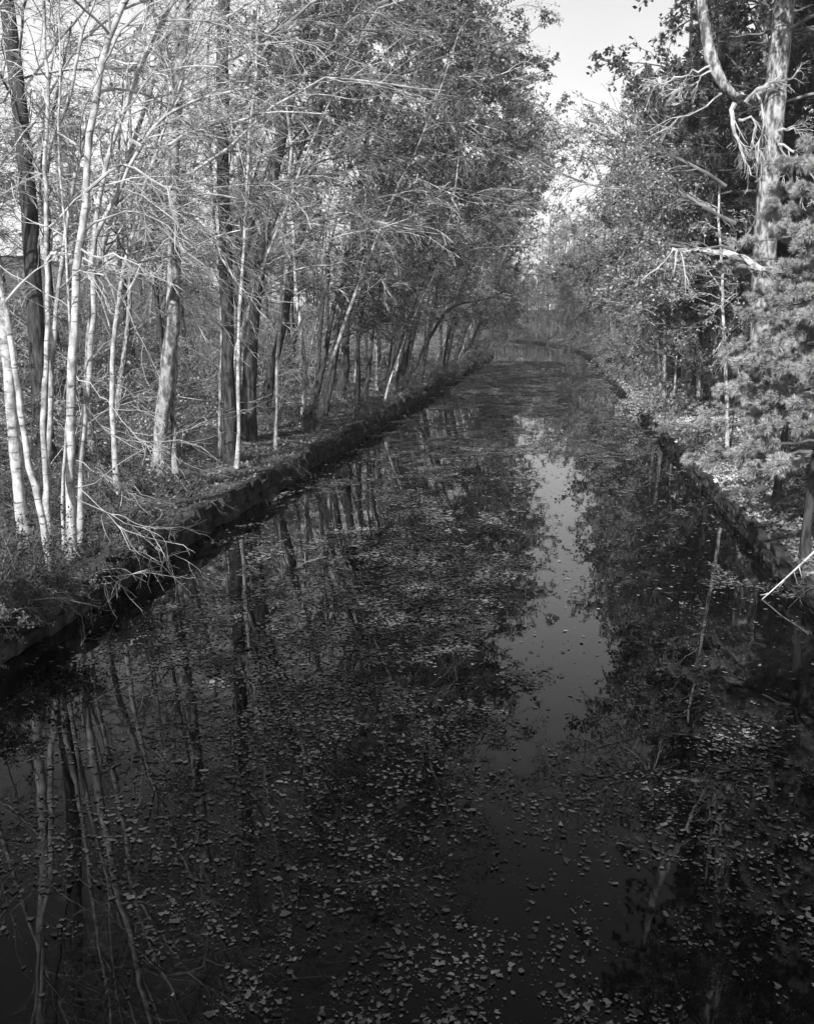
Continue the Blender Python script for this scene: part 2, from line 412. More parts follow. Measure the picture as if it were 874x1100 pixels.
make_tree('birch_tree', at(57, 619, Yc), [stm([(57, 622), (50, 590), (36, 512), (27, 455), (11, 370), (0, 320), (-20, 260)], .062, .03, Yc, 8, 3)],
          'slim white birch stem slanting left in front of the stout birch', bark='birch', br=7, b2=5, b3=4, seed=103, t0=.4, lcap=2.)
Yd = base_of((53, 586))[1]
make_tree('birch_tree', at(53, 588, Yd), [stm([(53, 590), (48, 435), (50, 340), (50, 321), (49, 280), (50, 219), (51, 184), (51, 154), (55, 95), (46, 62), (50, 0)], .060, .028, Yd, 10, 4),
          (lambda q: q)(stm([(52, 160), (60, 140), (75, 108), (80, 80), (88, 40), (104, 0)], .035, .018, Yd, 11, 5, fl=0))],
          'thin upright birch forking high up just left of the tallest birch', bark='birch',
          limbs=[lm([(49, 282), (57, 275), (65, 271), (84, 270), (100, 280), (110, 300), (116, 330), (117, 350)], .030, Yd, -.05),
                 lm([(50, 200), (38, 180), (25, 140), (10, 110)], .012, Yd)],
          br=8, b2=6, b3=4, seed=104, t0=.5, lcap=2.8)
Ye = Y0 + .7
make_tree('birch_tree', at(86, 585, Ye), [stm([(86, 585), (88, 500), (92, 420), (98, 287), (103, 219), (117, 172), (137, 113), (154, 69), (185, 0)], .058, .03, Ye, 13, 6),
          stm([(97, 300), (104, 254), (127, 206), (144, 168), (172, 129), (192, 118), (223, 103), (268, 94)], .045, .018, Ye, None, 7, fl=0)],
          'slim grey birch with a long diagonal stem rising right behind the tallest birch', bark='birch',
          limbs=[lm([(140, 150), (165, 165), (189, 148), (233, 136), (275, 122), (300, 118), (345, 124)], .035, Ye, .15),
                 lm([(90, 70), (110, 68), (150, 70), (180, 82), (195, 90)], .02, Ye)],
          br=10, b2=8, b3=5, seed=105, t0=.4, lean=(.4, 0, 0), lcap=4.)
Yf = Y0 + .35
make_tree('birch_tree', at(69, 560, Yf), [stm([(69, 590), (70, 523), (74, 416), (74, 340), (70, 240), (62, 160), (66, 60), (64, 0)], .03, .014, Yf, 8, 8)],
          'very thin pale sapling pressed against the tallest birch', bark='birch', br=8, b2=5, b3=3, seed=106, t0=.4, lcap=1.6)
# big dark oak at left behind birches
Yg = 23.
gb = at(44, 440, Yg); gb[2] = float(ground(gb[0], Yg)); 
make_tree('oak_tree', gb, [(lambda P: (P, flare(np.linspace(.22, .14, 16))))(resample(np.array([gb, at(38, 343, Yg), at(31, 206, Yg), at(20, 103, Yg), at(7, 0, Yg), at(-5, -90, Yg), at(0, -260, Yg)]), 16))],
          'dark thick oak trunk behind the birches at the left edge', bark='dark', tw='twigd', br=14, b2=8, b3=5, seed=107, t0=.45, leaves=1, leafmat='leaf')
# middle left trees
Yt = base_of((168, 530))[1]
make_tree('maple_tree', at(168, 535, Yt), [stm([(167, 538), (170, 490), (174, 435), (183, 378), (187, 300), (186, 200), (188, 130), (197, 60), (205, 0)], .185, .085, Yt, 17, 9),
          stm([(189, 508), (187, 435), (190, 390), (192, 330)], .07, .05, Yt + .2, 11, 10)],
          'thick grey trunk with a slim stem beside it standing just above the left wall', bark='grey',
          limbs=[lm([(188, 200), (230, 170), (290, 120), (345, 80), (420, 92), (478, 97)], .05, Yt, .6),
                 lm([(187, 250), (215, 230), (250, 300), (290, 345)], .03, Yt, -.3)],
          br=17, b2=9, b3=6, seed=108, t0=.45, lean=(.45, -.15, .05))
Yu = base_of((245, 495))[1]
make_tree('oak_tree', at(246, 498, Yu), [stm([(246, 500), (247, 400), (246, 300), (243, 200), (240, 100), (240, 0)], .20, .14, Yu, 19, 11)],
          'tall straight dark oak trunk right of the thick grey trunk', bark='dark', tw='twigd',
          limbs=[lm([(243, 150), (280, 80), (317, 7), (340, -20)], .06, Yu, .2),
                 lm([(243, 110), (298, 20), (353, 16), (419, 15), (450, 30)], .05, Yu, -.4),
                 lm([(245, 240), (300, 200), (345, 190)], .035, Yu, -.4)],
          br=18, b2=9, b3=6, seed=109, t0=.42, leaves=1, leafmat='leaf')
for (pix, r, lab, sd, bk) in [
    ([(254, 504), (255, 416), (257, 350), (262, 280), (266, 180)], .055, 'pale thin stem on the right side of the tall dark oak', 12, 'birch'),
    ([(237, 493), (236, 420), (236, 350), (230, 250), (222, 120)], .05, 'narrow grey stem hugging the left side of the tall dark oak', 13, 'grey'),
    ([(295, 485), (297, 382), (301, 353), (303, 290), (310, 200)], .06, 'single slim pale tree rising straight from the wall top', 14, 'birch'),
    ([(322, 459), (328, 403), (322, 362), (318, 300), (312, 220)], .085, 'pale tree splitting low into two stems beside the wall', 15, 'birch'),
    ([(363, 399), (371, 353), (385, 300), (400, 220)], .15, 'dark leaning trunk behind the pale forked tree', 16, 'dark'),
    ([(357, 402), (352, 340), (350, 290), (340, 200)], .12, 'dark upright trunk paired with the dark leaning trunk', 17, 'dark'),
    ([(381, 411), (385, 374), (390, 330), (400, 260)], .075, 'short white lit trunk between dark leaning trees', 18, 'birch'),
    ([(412, 436), (417, 415), (423, 399), (440, 350), (470, 290)], .05, 'small pale stem leaning out over the wall edge', 19, 'birch'),
    ([(437, 407), (450, 385), (462, 362), (478, 335), (495, 325), (520, 322), (545, 312)], .13, 'dark curved trunk bowing right over the canal', 20, 'dark'),
    ([(425, 405), (432, 375), (442, 340), (462, 290)], .10, 'grey slanting trunk left of the bowed dark trunk', 21, 'grey'),
    ([(405, 420), (404, 380), (407, 330), (415, 280)], .08, 'straight grey trunk above the mid wall', 22, 'grey')]:
    p = base_of(pix[0]); Yv = p[1]; 
    st = [stm(pix, r, r * .5, Yv, None if sd == 20 else 12 + (sd % 5) * 1.2, sd)]
    if sd == 15: st.append(stm([(327, 410), (336, 362), (345, 320), (350, 250)], r * .7, r * .4, Yv, 12, 55, fl=0))
    lim = []
    if sd == 14: lim = [lm([(304, 236), (325, 234), (346, 236), (368, 226), (386, 231), (415, 240), (474, 253)], .045, Yv, .15)]
    if sd == 16: lim = [lm([(395, 240), (420, 200), (430, 160), (437, 117), (496, 110), (522, 132), (547, 159)], .07, Yv, .0),
                        lm([(400, 220), (430, 180), (470, 130), (496, 110), (478, 84), (480, 48), (490, 10)], .06, Yv, .0)]
    make_tree('slender_tree', tuple(at(*pix[0], Yv)), st, lab, bark=bk, tw='twig' if bk == 'birch' else 'twigd', br=12, b2=8, b3=6, limbs=lim, seed=200 + sd, t0=.4,
              lean=(.5, -.1, .05), droop=(.05, 0, -.05), rmin=.008, leaves=2 if sd > 15 else 0, leafmat='leaf', leafsize=.09)

# --- templates for the forest
def template(kind, seed):
    rng = np.random.default_rng(seed)
    H = rng.uniform(13, 18)
    n = 14
    lean = rng.uniform(.0, .22) if kind != 'pine' else 0
    t = np.linspace(0, 1, n)
    P = np.stack([lean * H * t ** 1.4 + .25 * np.sin(t * 5 + seed), .3 * np.sin(t * 4 + seed * 2), H * t], -1)
    P[:, :2] += np.cumsum(rng.normal(size=(n, 2)) * .07, 0); P -= P[0]; P[0, 2] = -.3
    return P, H, rng
T = {}
HID = (0, -300, 0)
first_used = {}
def bare(seed, tw='twig', bark='grey', leaves=0, lm_='leaf', r=.14):
    P, H, rng = template('bare', seed)
    R = flare(np.linspace(r, r * .25, len(P)))
    st = [(P, R)]
    if seed % 3 == 0:
        Q = P.copy(); Q[:, 0] += np.linspace(0, -1.4, len(P)) + .12; Q[:, 1] += np.linspace(.05, .9, len(P)); st.append((Q, R * .7))
    return make_tree('bare_tree', (0, 0, 0), st, 'x', 'tree', bark=bark, tw=tw, br=16, b2=9, b3=6, t0=.34, lean=(.35, 0, .08), droop=(.04, 0, -.05),
                     rmin=.012, leaves=leaves, leafmat=lm_, leafsize=.13, seed=seed, lr=.36, r1max=.06)
def leafy(seed, lm_='leaf', bark='dark', leaves=6, size=.17, t0=.14):
    P, H, rng = template('leafy', seed)
    return make_tree('oak_tree', (0, 0, 0), [(P, flare(np.linspace(.2, .05, len(P))))], 'x', 'tree', bark=bark, tw='twigd', br=32, b2=9, b3=6, t0=t0, lean=(.2, 0, .08),
                     droop=(0, 0, -.02), rmin=.012, leaves=leaves, leafmat=lm_, leafsize=size, seed=seed, lr=.42, ang=62)
def pine(seed, H=18, nm='needle', r=.22, whorls=24, t0=.2, spread=3.6, nl=.16, nw=.012, k=4, per=9, name='pine_tree', b2=9, b3=4, flat=.45):
    rng = np.random.default_rng(seed); n = 14; t = np.linspace(0, 1, n)
    P = np.stack([.15 * np.sin(t * 4 + seed), .15 * np.cos(t * 3 + seed), H * t], -1); P -= P[0]; P[0, 2] = -.3
    R = flare(np.linspace(r, .03, n))
    root = thing(name, (0, 0, 0), 'x', 'tree')
    V, Fc = tubes([(P[None], R[None], 10)]); link('trunk', raw_mesh('trunk', V, Fc, M['dark' if nm == 'needlel' else 'pine'], True), root)
    i = []; Q = []; RR = []
    for wv in range(whorls):
        tt = t0 + (1 - t0) * (wv + rng.random() * .5) / whorls
        z = H * tt; L_ = spread * (1 - .75 * ((tt - t0) / (1 - t0)) ** 1.3) * rng.uniform(.75, 1.15)
        p0 = np.array([np.interp(z, P[:, 2], P[:, 0]), np.interp(z, P[:, 2], P[:, 1]), z]); a0 = rng.random() * 6.28
        for j in range(5):
            if rng.random() < .12: continue
            a = a0 + j * 1.257 + rng.normal() * .2; L2 = L_ * rng.uniform(.6, 1.1); s = np.linspace(0, 1, 8)
            rise = rng.uniform(-.1, .25)
            q = p0 + np.stack([np.cos(a) * L2 * s, np.sin(a) * L2 * s, L2 * (rise * s - .28 * s ** 2 + .22 * s ** 3)], -1)
            q[1:] += rng.normal(size=(7, 3)) * .03 * L2 * .5
            Q.append(q); RR.append(np.linspace(.016 * L2 + .008, .006, 8))
    P1 = np.array(Q); R1 = np.array(RR)
    P2, R2 = grow(P1, R1, b2, .25, 1, 42, .38, 5, wig=.08, curve=(0, 0, .05), rk=.5, rmin=.006, rng=rng, lcap=1.2)
    P2[:, :, 2] = P2[:, :1, 2] + (P2[:, :, 2] - P2[:, :1, 2]) * flat
    P3, R3 = grow(P2, R2, b3, .3, 1, 38, .5, 4, wig=.08, curve=(0, 0, .06), rk=.6, rmin=.004, rng=rng, lcap=.5, lmin=.12)
    V, Fc = tubes([(P1, R1, 5), (P2, R2, 3), (P3, R3, 3)]); link('branches', raw_mesh('branches', V, Fc, M['twigd'], False), root)
    V, Fc = needles(P3, k, per, nl, nw, rng, .2); V2, F2 = needles(P2, k, per, nl, nw, rng, .5)
    link('foliage', raw_mesh('foliage', np.concatenate([V, V2]), [np.concatenate([Fc[0], F2[0] + len(V)])], M[nm]), root)
    return root
TP = {
    'b1': bare(301), 'b2': bare(303, bark='dark', tw='twigd'), 'b3': bare(305, bark='birch', r=.09), 'b4': bare(306, tw='twigd', leaves=1, r=.15, bark='dark'), 'b5': bare(308, leaves=1, lm_='leafl'),
    'o1': leafy(311), 'o2': leafy(312, 'leafd'), 'o3': leafy(313, 'leafl', leaves=4),
    'm1': leafy(314, 'leaf', t0=.38), 'm2': leafy(315, 'leafd', t0=.38), 'p1': pine(321), 'p2': pine(322, H=21, spread=4.2), }
# ------------------------------------------------------------------ shrubs
def shrub(seed, h, r, nst, lmt, ls, nl, tw='twig', name='shrub', rmin=.004, arch=.12):
    rg = np.random.default_rng(seed); root = thing(name, (0, 0, 0), 'x', 'shrub')
    a = rg.random(nst) * 6.28; el = rg.uniform(.5, 1.35, nst); d = np.stack([np.cos(a) * np.cos(el), np.sin(a) * np.cos(el), np.sin(el)], -1)
    P = np.zeros((nst, 8, 3)); P[:, 0] = rg.normal(size=(nst, 3)) * .08 * r; P[:, 0, 2] = -.05; L_ = h * rg.uniform(.7, 1.3, nst)[:, None]
    for k in range(1, 8):
        d = nrm(d + rg.normal(size=(nst, 3)) * .12 + np.array([0, 0, -arch])); P[:, k] = P[:, k - 1] + d * L_ / 7
    R = np.repeat(np.linspace(.012, .005, 8)[None], nst, 0)
    P2, R2 = grow(P, R, 7, .25, 1, 45, .45, 5, wig=.14, curve=(0, 0, -.03), rmin=rmin, rng=rg); P3, R3 = grow(P2, R2, 4, .2, 1, 40, .5, 4, rng=rg, rmin=rmin * .8)
    V, Fc = tubes([(P, R, 4), (P2, R2, 3), (P3, R3, 3)]); link('stems', raw_mesh('stems', V, Fc, M[tw]), root)
    if nl:
        V, Fc = leaf_cards(along(P3, nl, rg, .03), ls, rg, .1); link('foliage', raw_mesh('foliage', V, Fc, M[lmt]), root)
    return root
TP.update({'t1': shrub(611, 4.6, 4, 9, 'leaf', .10, 5, tw='twig', rmin=.006, arch=.05), 't2': shrub(612, 3.6, 4, 12, 'leafl', .09, 5, tw='twigd', rmin=.006, arch=.06), 't3': shrub(613, 5.2, 4, 8, 'leaf', .1, 1, tw='twig', rmin=.006, arch=.07)})
USED = set()
def place(key, x, y, rz, s, label, group, tilt=(0, 0), name=None):
    z = float(ground(x, y)) - .05
    root = TP[key]
    if key not in USED:
        USED.add(key); root.location = (x, y, z); root.rotation_euler = (tilt[0], tilt[1], rz); root.scale = (s, s, s)
        root['label'] = label; root['group'] = group; return root
    return dup(root, (x, y, z), rz, s, label, group, tilt)
rng = np.random.default_rng(77)
def forest():
    # left bank edge row, leaning over the water
    y = 33
    while y < 200:
        x = float(cen(y)) - rng.uniform(8.6, 11.5)
        k = rng.choice(['b1', 'b2', 'b3', 'b2', 'b4'])
        place(k, x, y, rng.uniform(-.6, .6), rng.uniform(.65, 1.0), 'slender bare tree leaning over the canal from the far left bank', 'leaning trees lining the left bank', tilt=(rng.normal() * .04, rng.uniform(.08, .32)))
        y += rng.uniform(1.3, 2.8) * (1 + y / 90)
    # left interior
    for k in range(80):
        y = 22 + 150 * rng.random() ** 1.2; x = float(cen(y)) - rng.uniform(12.5, 34 + y * .1)
        key = rng.choice(['b1', 'b2', 'b4', 'b5', 'b2', 'b2'])
        if y < 30 and key == 'o1': key = 'b4'
        place(key, x, y, rng.uniform(-.9, .9), rng.uniform(.75, 1.15), 'tree standing back in the woods behind the left bank', 'trees in the woods on the left', tilt=(rng.normal() * .04, rng.normal() * .04))
    for k in range(30):
        y = rng.uniform(28, 200); x = float(cen(y)) - rng.uniform(34, 80)
        place(rng.choice(['o1', 'b4', 'b5', 'b1', 'b2']), x, y, rng.uniform(0, 6), rng.uniform(.9, 1.2), 'distant tree high on the wooded hillside at the left', 'trees on the far hillside')
    # dark leafy mass mid left
    for (x, y, key, s) in [(-12, 40, 'm1', 1.), (-10.5, 48, 'm2', 1.1), (-13, 56, 'm2', 1.25), (-10, 64, 'm2', 1.2), (-11, 73, 'm1', 1.3), (-13, 82, 'm2', 1.4), (-10, 92, 'm2', 1.3), (-10, 104, 'm1', 1.4), (-12, 116, 'm2', 1.5), (-10, 130, 'm1', 1.5), (-11, 146, 'm2', 1.6), (-11, 165, 'm1', 1.6), (-12, 185, 'm2', 1.6)]:
        place(key, x + float(cen(y)), y, rng.uniform(-.6, .6), s, 'dense leafy oak bulging over the left bank in the middle distance', 'leafy oaks along the left bank', tilt=(0, .10))
    for (x, y, s) in [(-8.4, 96, .5), (-8.2, 106, .6), (-8.0, 116, .6), (-7.8, 126, .65), (-7.6, 136, .7), (-7.4, 146, .7), (-7.4, 156, .75), (-7.2, 166, .8), (-7.2, 176, .8), (-7.5, 186, .85), (-8, 196, .9)]:
        place('o2' if int(y) % 4 else 'o1', x - .8 + float(cen(y)), y, rng.uniform(-.6, .6), s, 'low dark leafy tree drooping over the water near the far bend', 'low leafy trees on the far left bank', tilt=(0, .22))
    for (x, y, s) in [(5.6, 172, .6), (5.6, 180, .7), (5.6, 188, .75), (5.4, 196, .8), (5.4, 204, .9), (5.4, 212, .9), (5.6, 222, 1.), (5.8, 232, 1.), (6, 244, 1.1), (6, 256, 1.1)]:
        place('o1' if int(y) % 4 else 'o3', x + .8 + float(cen(y)), y, rng.uniform(-.6, .6) + math.pi, s, 'bushy leafy tree growing down to the water at the far bend', 'bushy trees at the far bend', tilt=(0, -.1))
    for (sd_, y, s) in [(-1, 96, .6), (-1, 104, .7), (-1, 112, .8), (-1, 121, .8), (-1, 130, .9), (-1, 139, .9), (-1, 149, 1.), (-1, 159, 1.), (-1, 170, 1.1), (-1, 182, 1.2), (-1, 194, 1.2), (1, 130, .6), (1, 142, .8), (1, 152, .9), (1, 164, .9), (1, 174, 1.), (1, 186, 1.1), (1, 198, 1.2), (1, 210, 1.3)]:
        place('t1' if int(y) % 2 else 't2', float(cen(y)) + (-8.1 if sd_ < 0 else 4.9), y, rng.uniform(0, 6), s, 'leafy brush trailing into the water near the far bend', 'waterside brush near the far bend', tilt=(0, -sd_ * .38))
    # far end
    for (x, y, key, s) in [(6, 205, 'o3', 1.3), (0, 212, 'o3', 1.4), (-8, 225, 'o1', 1.5), (12, 220, 'o3', 1.5), (4, 245, 'o1', 1.6), (-24, 215, 'o1', 1.5), (-30, 235, 'b5', 1.4), (-16, 240, 'o3', 1.5), (-20, 280, 'o1', 1.7), (-40, 260, 'o1', 1.7), (10, 270, 'o1', 1.7), (24, 240, 'o1', 1.7), (-3, 262, 'o2', 1.7)]:
        place(key, x, y, rng.uniform(0, 6), s, 'pale leafy tree closing the far end of the canal', 'trees at the far bend')
    for (x, y, s) in [(6, 188, 1.3), (4, 196, 1.4), (2, 205, 1.5), (-2, 214, 1.5), (-6, 222, 1.5), (0, 200, 1.3), (-9, 232, 1.6), (7, 198, 1.5), (-14, 238, 1.6), (-4, 208, 1.4), (3, 186, 1.2), (-18, 250, 1.6), (-24, 255, 1.7)]:
        x = max(x, float(cen(y)) + 5.2)
        place(rng.choice(['t1', 't2']), x, y, rng.uniform(0, 6), s, 'dense pale thicket filling the bank at the far bend', 'thickets at the far bend')
        place(rng.choice(['o1', 'o3']), x + 2.5, y + 3, rng.uniform(0, 6), .8, 'pale leafy tree closing the far end of the canal', 'trees at the far bend')
    # right bank edge
    y = 42
    while y < 200:
        x = float(cen(y)) + rng.uniform(5.4, 7.0) + (1.6 if y > 62 else 0)
        key = rng.choice(['o3', 'o1', 'b5', 'o3', 'o2'])
        place(key, x, y, math.pi + rng.uniform(-.6, .6), rng.uniform(.45, .7) if y < 62 else rng.uniform(.8, 1.1), 'leafy tree spreading over the canal from the far right bank', 'leafy trees lining the right bank', tilt=(0, -rng.uniform(0, .06)))
        y += rng.uniform(3., 5) * (1 + y / 120)
    for k in range(28):
        y = rng.uniform(28, 150); x = float(cen(y)) + rng.uniform(9, 32)
        key = rng.choice(['p1', 'p2', 'p2', 'o2', 'p1'])
        place(key, x, y, rng.uniform(0, 6), rng.uniform(.9, 1.35), 'tall dark evergreen standing in the shade behind the right bank', 'dark pines in the woods on the right')
    # low thickets
    for k in range(120):
        y = 21 + 110 * rng.random() ** 1.4; x = float(cen(y)) - rng.uniform(10.5, 30 + y * .15)
        place(rng.choice(['t1', 't2', 't3']), x, y, rng.uniform(0, 6), rng.uniform(.6, 1.2), 'tall tangled sapling thicket between trunks in the left woods', 'sapling thickets in the left woods')
    for k in range(40):
        y = 58 + 130 * rng.random() ** 1.2; x = float(cen(y)) + rng.uniform(5.8, 12)
        place(rng.choice(['t1', 't2', 't2']), x, y, rng.uniform(0, 6), rng.uniform(.4, 1.), 'leafy sapling clump crowding the right bank', 'sapling clumps on the right bank')
    for k in range(16):
        y = rng.uniform(95, 200); x = float(cen(y)) - rng.uniform(8.2, 10)
        place(rng.choice(['t1', 't2']), x, y, rng.uniform(0, 6), rng.uniform(.6, 1.), 'leafy sapling clump crowding the far left bank', 'sapling clumps on the far left bank')
    # unseen pines added behind the viewpoint, placed to shade the near water
    for (x, y, key, s) in [(-9.5, -1, 'p1', 1.0), (-9.2, -6, 'p2', 1.0), (-10, -12, 'p1', 1.1), (-9, -18, 'p2', 1.1), (-13, -16, 'p1', 1.2), (-6, -9.5, 'p1', 1.0), (-3, -11.5, 'p2', .85), (.3, -12.5, 'p1', 1.0), (3.2, -10, 'p2', .8), (-4, -18, 'p1', 1.2), (5.6, -13, 'p1', 1.0), (-8, -8.5, 'p2', .9), (-4.6, -8, 'p1', .95), (-1.2, -9, 'p2', .85), (1.9, -8, 'p1', .95), (-6.5, -14, 'p2', 1.0)]:
        place(key, x, y, rng.uniform(0, 6), s, 'tall unseen pine added behind the viewpoint to shade the near water', 'added shade pines behind the viewpoint')
forest()
for (x, y, key, s) in [(9.5, 38, 'p1', 1.2), (8.4, 47, 'p2', 1.1), (8.0, 56, 'o2', 1.3), (7.6, 66, 'o1', 1.3), (12.5, 33, 'p2', 1.2), (10.5, 44, 'o2', 1.3), (9.2, 35, 'p2', 1.25), (7.8, 42, 'p1', 1.2), (11, 36, 'p1', 1.3), (14, 40, 'p2', 1.3), (7.4, 50, 'p1', 1.1), (8, 76, 'o2', 1.4), (8, 88, 'o1', 1.5)]:
    place(key, x, y, rng.uniform(0, 6), s, 'tall dark evergreen standing in the shade behind the right bank', 'dark pines in the woods on the right')

for (x, y, H, ln, r, sd, bk, lab) in [(-10.2, 21.5, 11, 3.2, .075, 71, 'birch', 'slender pale tree arching strongly over the wall just beyond the thick grey trunk'), (-12.6, 25.5, 14, 4.5, .11, 72, 'grey', 'tall grey tree fanning long drooping twigs toward the canal'),
                                   (-9.9, 29.5, 12, 4.6, .08, 73, 'birch', 'pale leaning tree with fine drooping twigs near the middle of the left wall'), (-14.5, 21, 14, 4.0, .10, 74, 'birch', 'pale tree behind the thick grey trunk with fanned upper twigs'),
                                   (-11.5, 34, 14, 6.0, .11, 75, 'grey', 'grey tree bowing far over the canal with trailing fine twigs'), (-10, 17.8, 12, 3.8, .06, 76, 'birch', 'thin pale tree between the birches and the thick grey trunk')]:
    rq = np.random.default_rng(sd); t = np.linspace(0, 1, 26)
    P = np.stack([x + ln * t ** 1.7 + .10 * np.sin(t * 7 + sd), y - .8 * t + .12 * np.sin(t * 5 + sd), float(ground(x, y)) - .1 + H * t], -1); P[1:, :2] += np.cumsum(rq.normal(size=(25, 2)) * .02, 0)
    make_tree('arching_tree', P[0], [(P, flare(np.linspace(r, r * .22, 26)))], lab, 'tree', bark=bk, tw='twig', br=22, b2=8, b3=6, t0=.36, lean=(.35, -.1, .05), droop=(.02, -.01, -.06),
              rmin=.0055, seed=sd, lr=.42, lcap=5.5, ang=42)
# --- right bank heroes
Yr = 29.
rb = at(814, 470, Yr); rb[2] = float(ground(rb[0], Yr))
tr = resample(np.array([rb - [0, 0, .2], at(818, 400, Yr), at(819, 320, Yr), at(822, 240, Yr), at(828, 160, Yr), at(833, 90, Yr), at(843, 0, Yr), at(850, -120, Yr), at(852, -260, Yr)]), 18)
root = make_tree('pine_tree', rb, [(tr, flare(np.linspace(.36, .22, 18))), (resample(np.array([at(835, 84, Yr), at(819, 97, Yr - .1), at(800, 110, Yr - .2), at(790, 108, Yr - .3), at(775, 90, Yr - .3), at(762, 62, Yr - .2), at(757, 30, Yr), at(752, -10, Yr), at(748, -80, Yr)]), 14), np.concatenate([np.linspace(.10, .10, 3), np.linspace(.11, .15, 3), np.linspace(.155, .11, 8)]) * np.array([1, 1.05, .95, 1.1, 1, 1.08, 1.1, .95, 1.03, 1, 1.05, .97, 1, 1]))],
          'big old pine with a bare sunlit trunk and a crooked limb bending left', 'tree', bark='pine', tw='twig', br=0,
          limbs=[lm([(789, 110), (788, 128), (789, 142), (793, 152), (800, 170), (806, 188)], .07, Yr - .3),
                 lm([(793, 128), (806, 125), (812, 132), (808, 150), (814, 170)], .04, Yr - .4),
                 lm([(800, 110), (812, 100), (826, 92), (846, 84), (862, 76)], .06, Yr - .5),
                 lm([(812, 100), (818, 122), (820, 142), (812, 160), (815, 185)], .035, Yr - .6),
                 lm([(836, 140), (848, 138), (862, 145), (880, 150)], .035, Yr - .3),
                 lm([(835, 155), (848, 160), (860, 172), (872, 190), (880, 210)], .035, Yr - .4),
                 lm([(834, 150), (845, 170), (852, 190), (860, 215)], .03, Yr - .4),
                 lm([(764, 70), (745, 78), (720, 86), (700, 92)], .03, Yr - .3),
                 lm([(764, 76), (740, 92), (710, 104)], .025, Yr - .3),
                 lm([(775, 100), (750, 118), (720, 132), (690, 150)], .025, Yr - .4)],
          b2=10, b3=5, rmin=.008, seed=400, droop=(0, 0, -.06), lean=(0, 0, -.05))
# a live pine crown on that trunk, above
rngp = np.random.default_rng(9)
Q = []; 
for k in range(46):
    tt = rngp.uniform(.66, 1.); p0 = tr[int(tt * 17)] - rb; a = rngp.random() * 6.28; L2 = rngp.uniform(2, 4.6); s = np.linspace(0, 1, 8)
    Q.append(p0 + np.stack([np.cos(a) * L2 * s, np.sin(a) * L2 * s, L2 * (.2 * s - .25 * s ** 2)], -1))
P1 = np.array(Q); R1 = np.repeat(np.linspace(.05, .01, 8)[None], len(Q), 0)
P2, R2 = grow(P1, R1, 12, .25, 1, 42, .36, 5, wig=.1, rk=.5, rmin=.006, rng=rngp, lcap=1.3); P3, R3 = grow(P2, R2, 5, .3, 1, 38, .5, 4, rng=rngp, rmin=.005, lcap=.5)
V, Fc = tubes([(P1, R1, 5), (P2, R2, 3), (P3, R3, 3)]); link('branches', raw_mesh('live_branches', V, Fc, M['twigd']), root)
V, Fc = needles(P3, 4, 9, .16, .011, rngp, .2); link('foliage', raw_mesh('foliage', V, Fc, M['needle']), root)

# thin right-bank trunks
for (pix, r, lab, sd, bk, H, cat) in [
    ([(781, 490), (779, 440), (778, 400), (777, 340), (776, 290), (774, 240)], .065, 'slim white trunk standing alone in the sun on the right bank', 31, 'birch', 9, 'tree'),
    ([(736, 430), (738, 380), (740, 327), (742, 270)], .10, 'pale trunk left of a close pair on the right bank', 32, 'grey', 12, 'tree'),
    ([(750, 430), (750, 380), (749, 313), (752, 250)], .10, 'pale trunk nearest the slim white trunk on the right bank', 33, 'grey', 13, 'tree'),
    ([(714, 426), (713, 390), (713, 356), (710, 320)], .09, 'leafy trunk beside the bright bush on the right bank', 34, 'grey', 11, 'tree'),
    ([(724, 424), (726, 390), (728, 356), (735, 320)], .05, 'thin stem between two pale trunks on the right bank', 35, 'birch', 9, 'tree'),
    ([(803, 430), (805, 382), (806, 340), (803, 300)], .06, 'thin pale stem in the dark hollow under the pine boughs', 36, 'birch', 9, 'tree')]:
    Yv = base_of(pix[0])[1]
    make_tree('slender_tree', tuple(at(*pix[0], Yv)), [stm(pix, r, r * .5, Yv, H, sd)], lab, cat, bark=bk, tw='twig' if sd in (31, 33) else 'twigd', br=12, b2=8, b3=5, seed=300 + sd, t0=.4,
              lean=(-.3, -.1, 0), droop=(-.04, 0, -.04), rmin=.008, leaves=3, leafmat='leafl' if sd != 35 else 'leaf', leafsize=.085, lcap=3.5)
ol = np.array([-10.2, 32., 0]); ol[2] = float(ground(-10.2, 32))
make_tree('oak_tree', ol, [(resample(np.array([ol, ol + [.3, 0, 4], ol + [1, 0, 8], ol + [2., .2, 12], ol + [3.5, .3, 16]]), 16), flare(np.linspace(.26, .10, 16)))],
          'leafy oak on the left bank spreading high limbs out over the canal', 'tree', bark='dark', tw='twigd',
          limbs=[lm([(370, 60), (420, 30), (460, 15), (495, 10), (525, 25)], .07, 32, -.1), lm([(380, 110), (430, 80), (480, 60), (510, 50), (530, 65)], .06, 32, -.2),
                 lm([(390, 20), (440, -20), (490, -40), (515, -30), (540, -20)], .07, 32, .1), lm([(400, 90), (450, 110), (500, 100), (515, 90), (535, 100)], .05, 32, .2),
                 lm([(420, -60), (460, -90), (490, -110), (525, -100)], .06, 32, .3)],
          br=18, b2=14, b3=7, seed=420, t0=.5, leaves=4, leafmat='leaf', leafsize=.11, lean=(.2, 0, 0), rmin=.008)
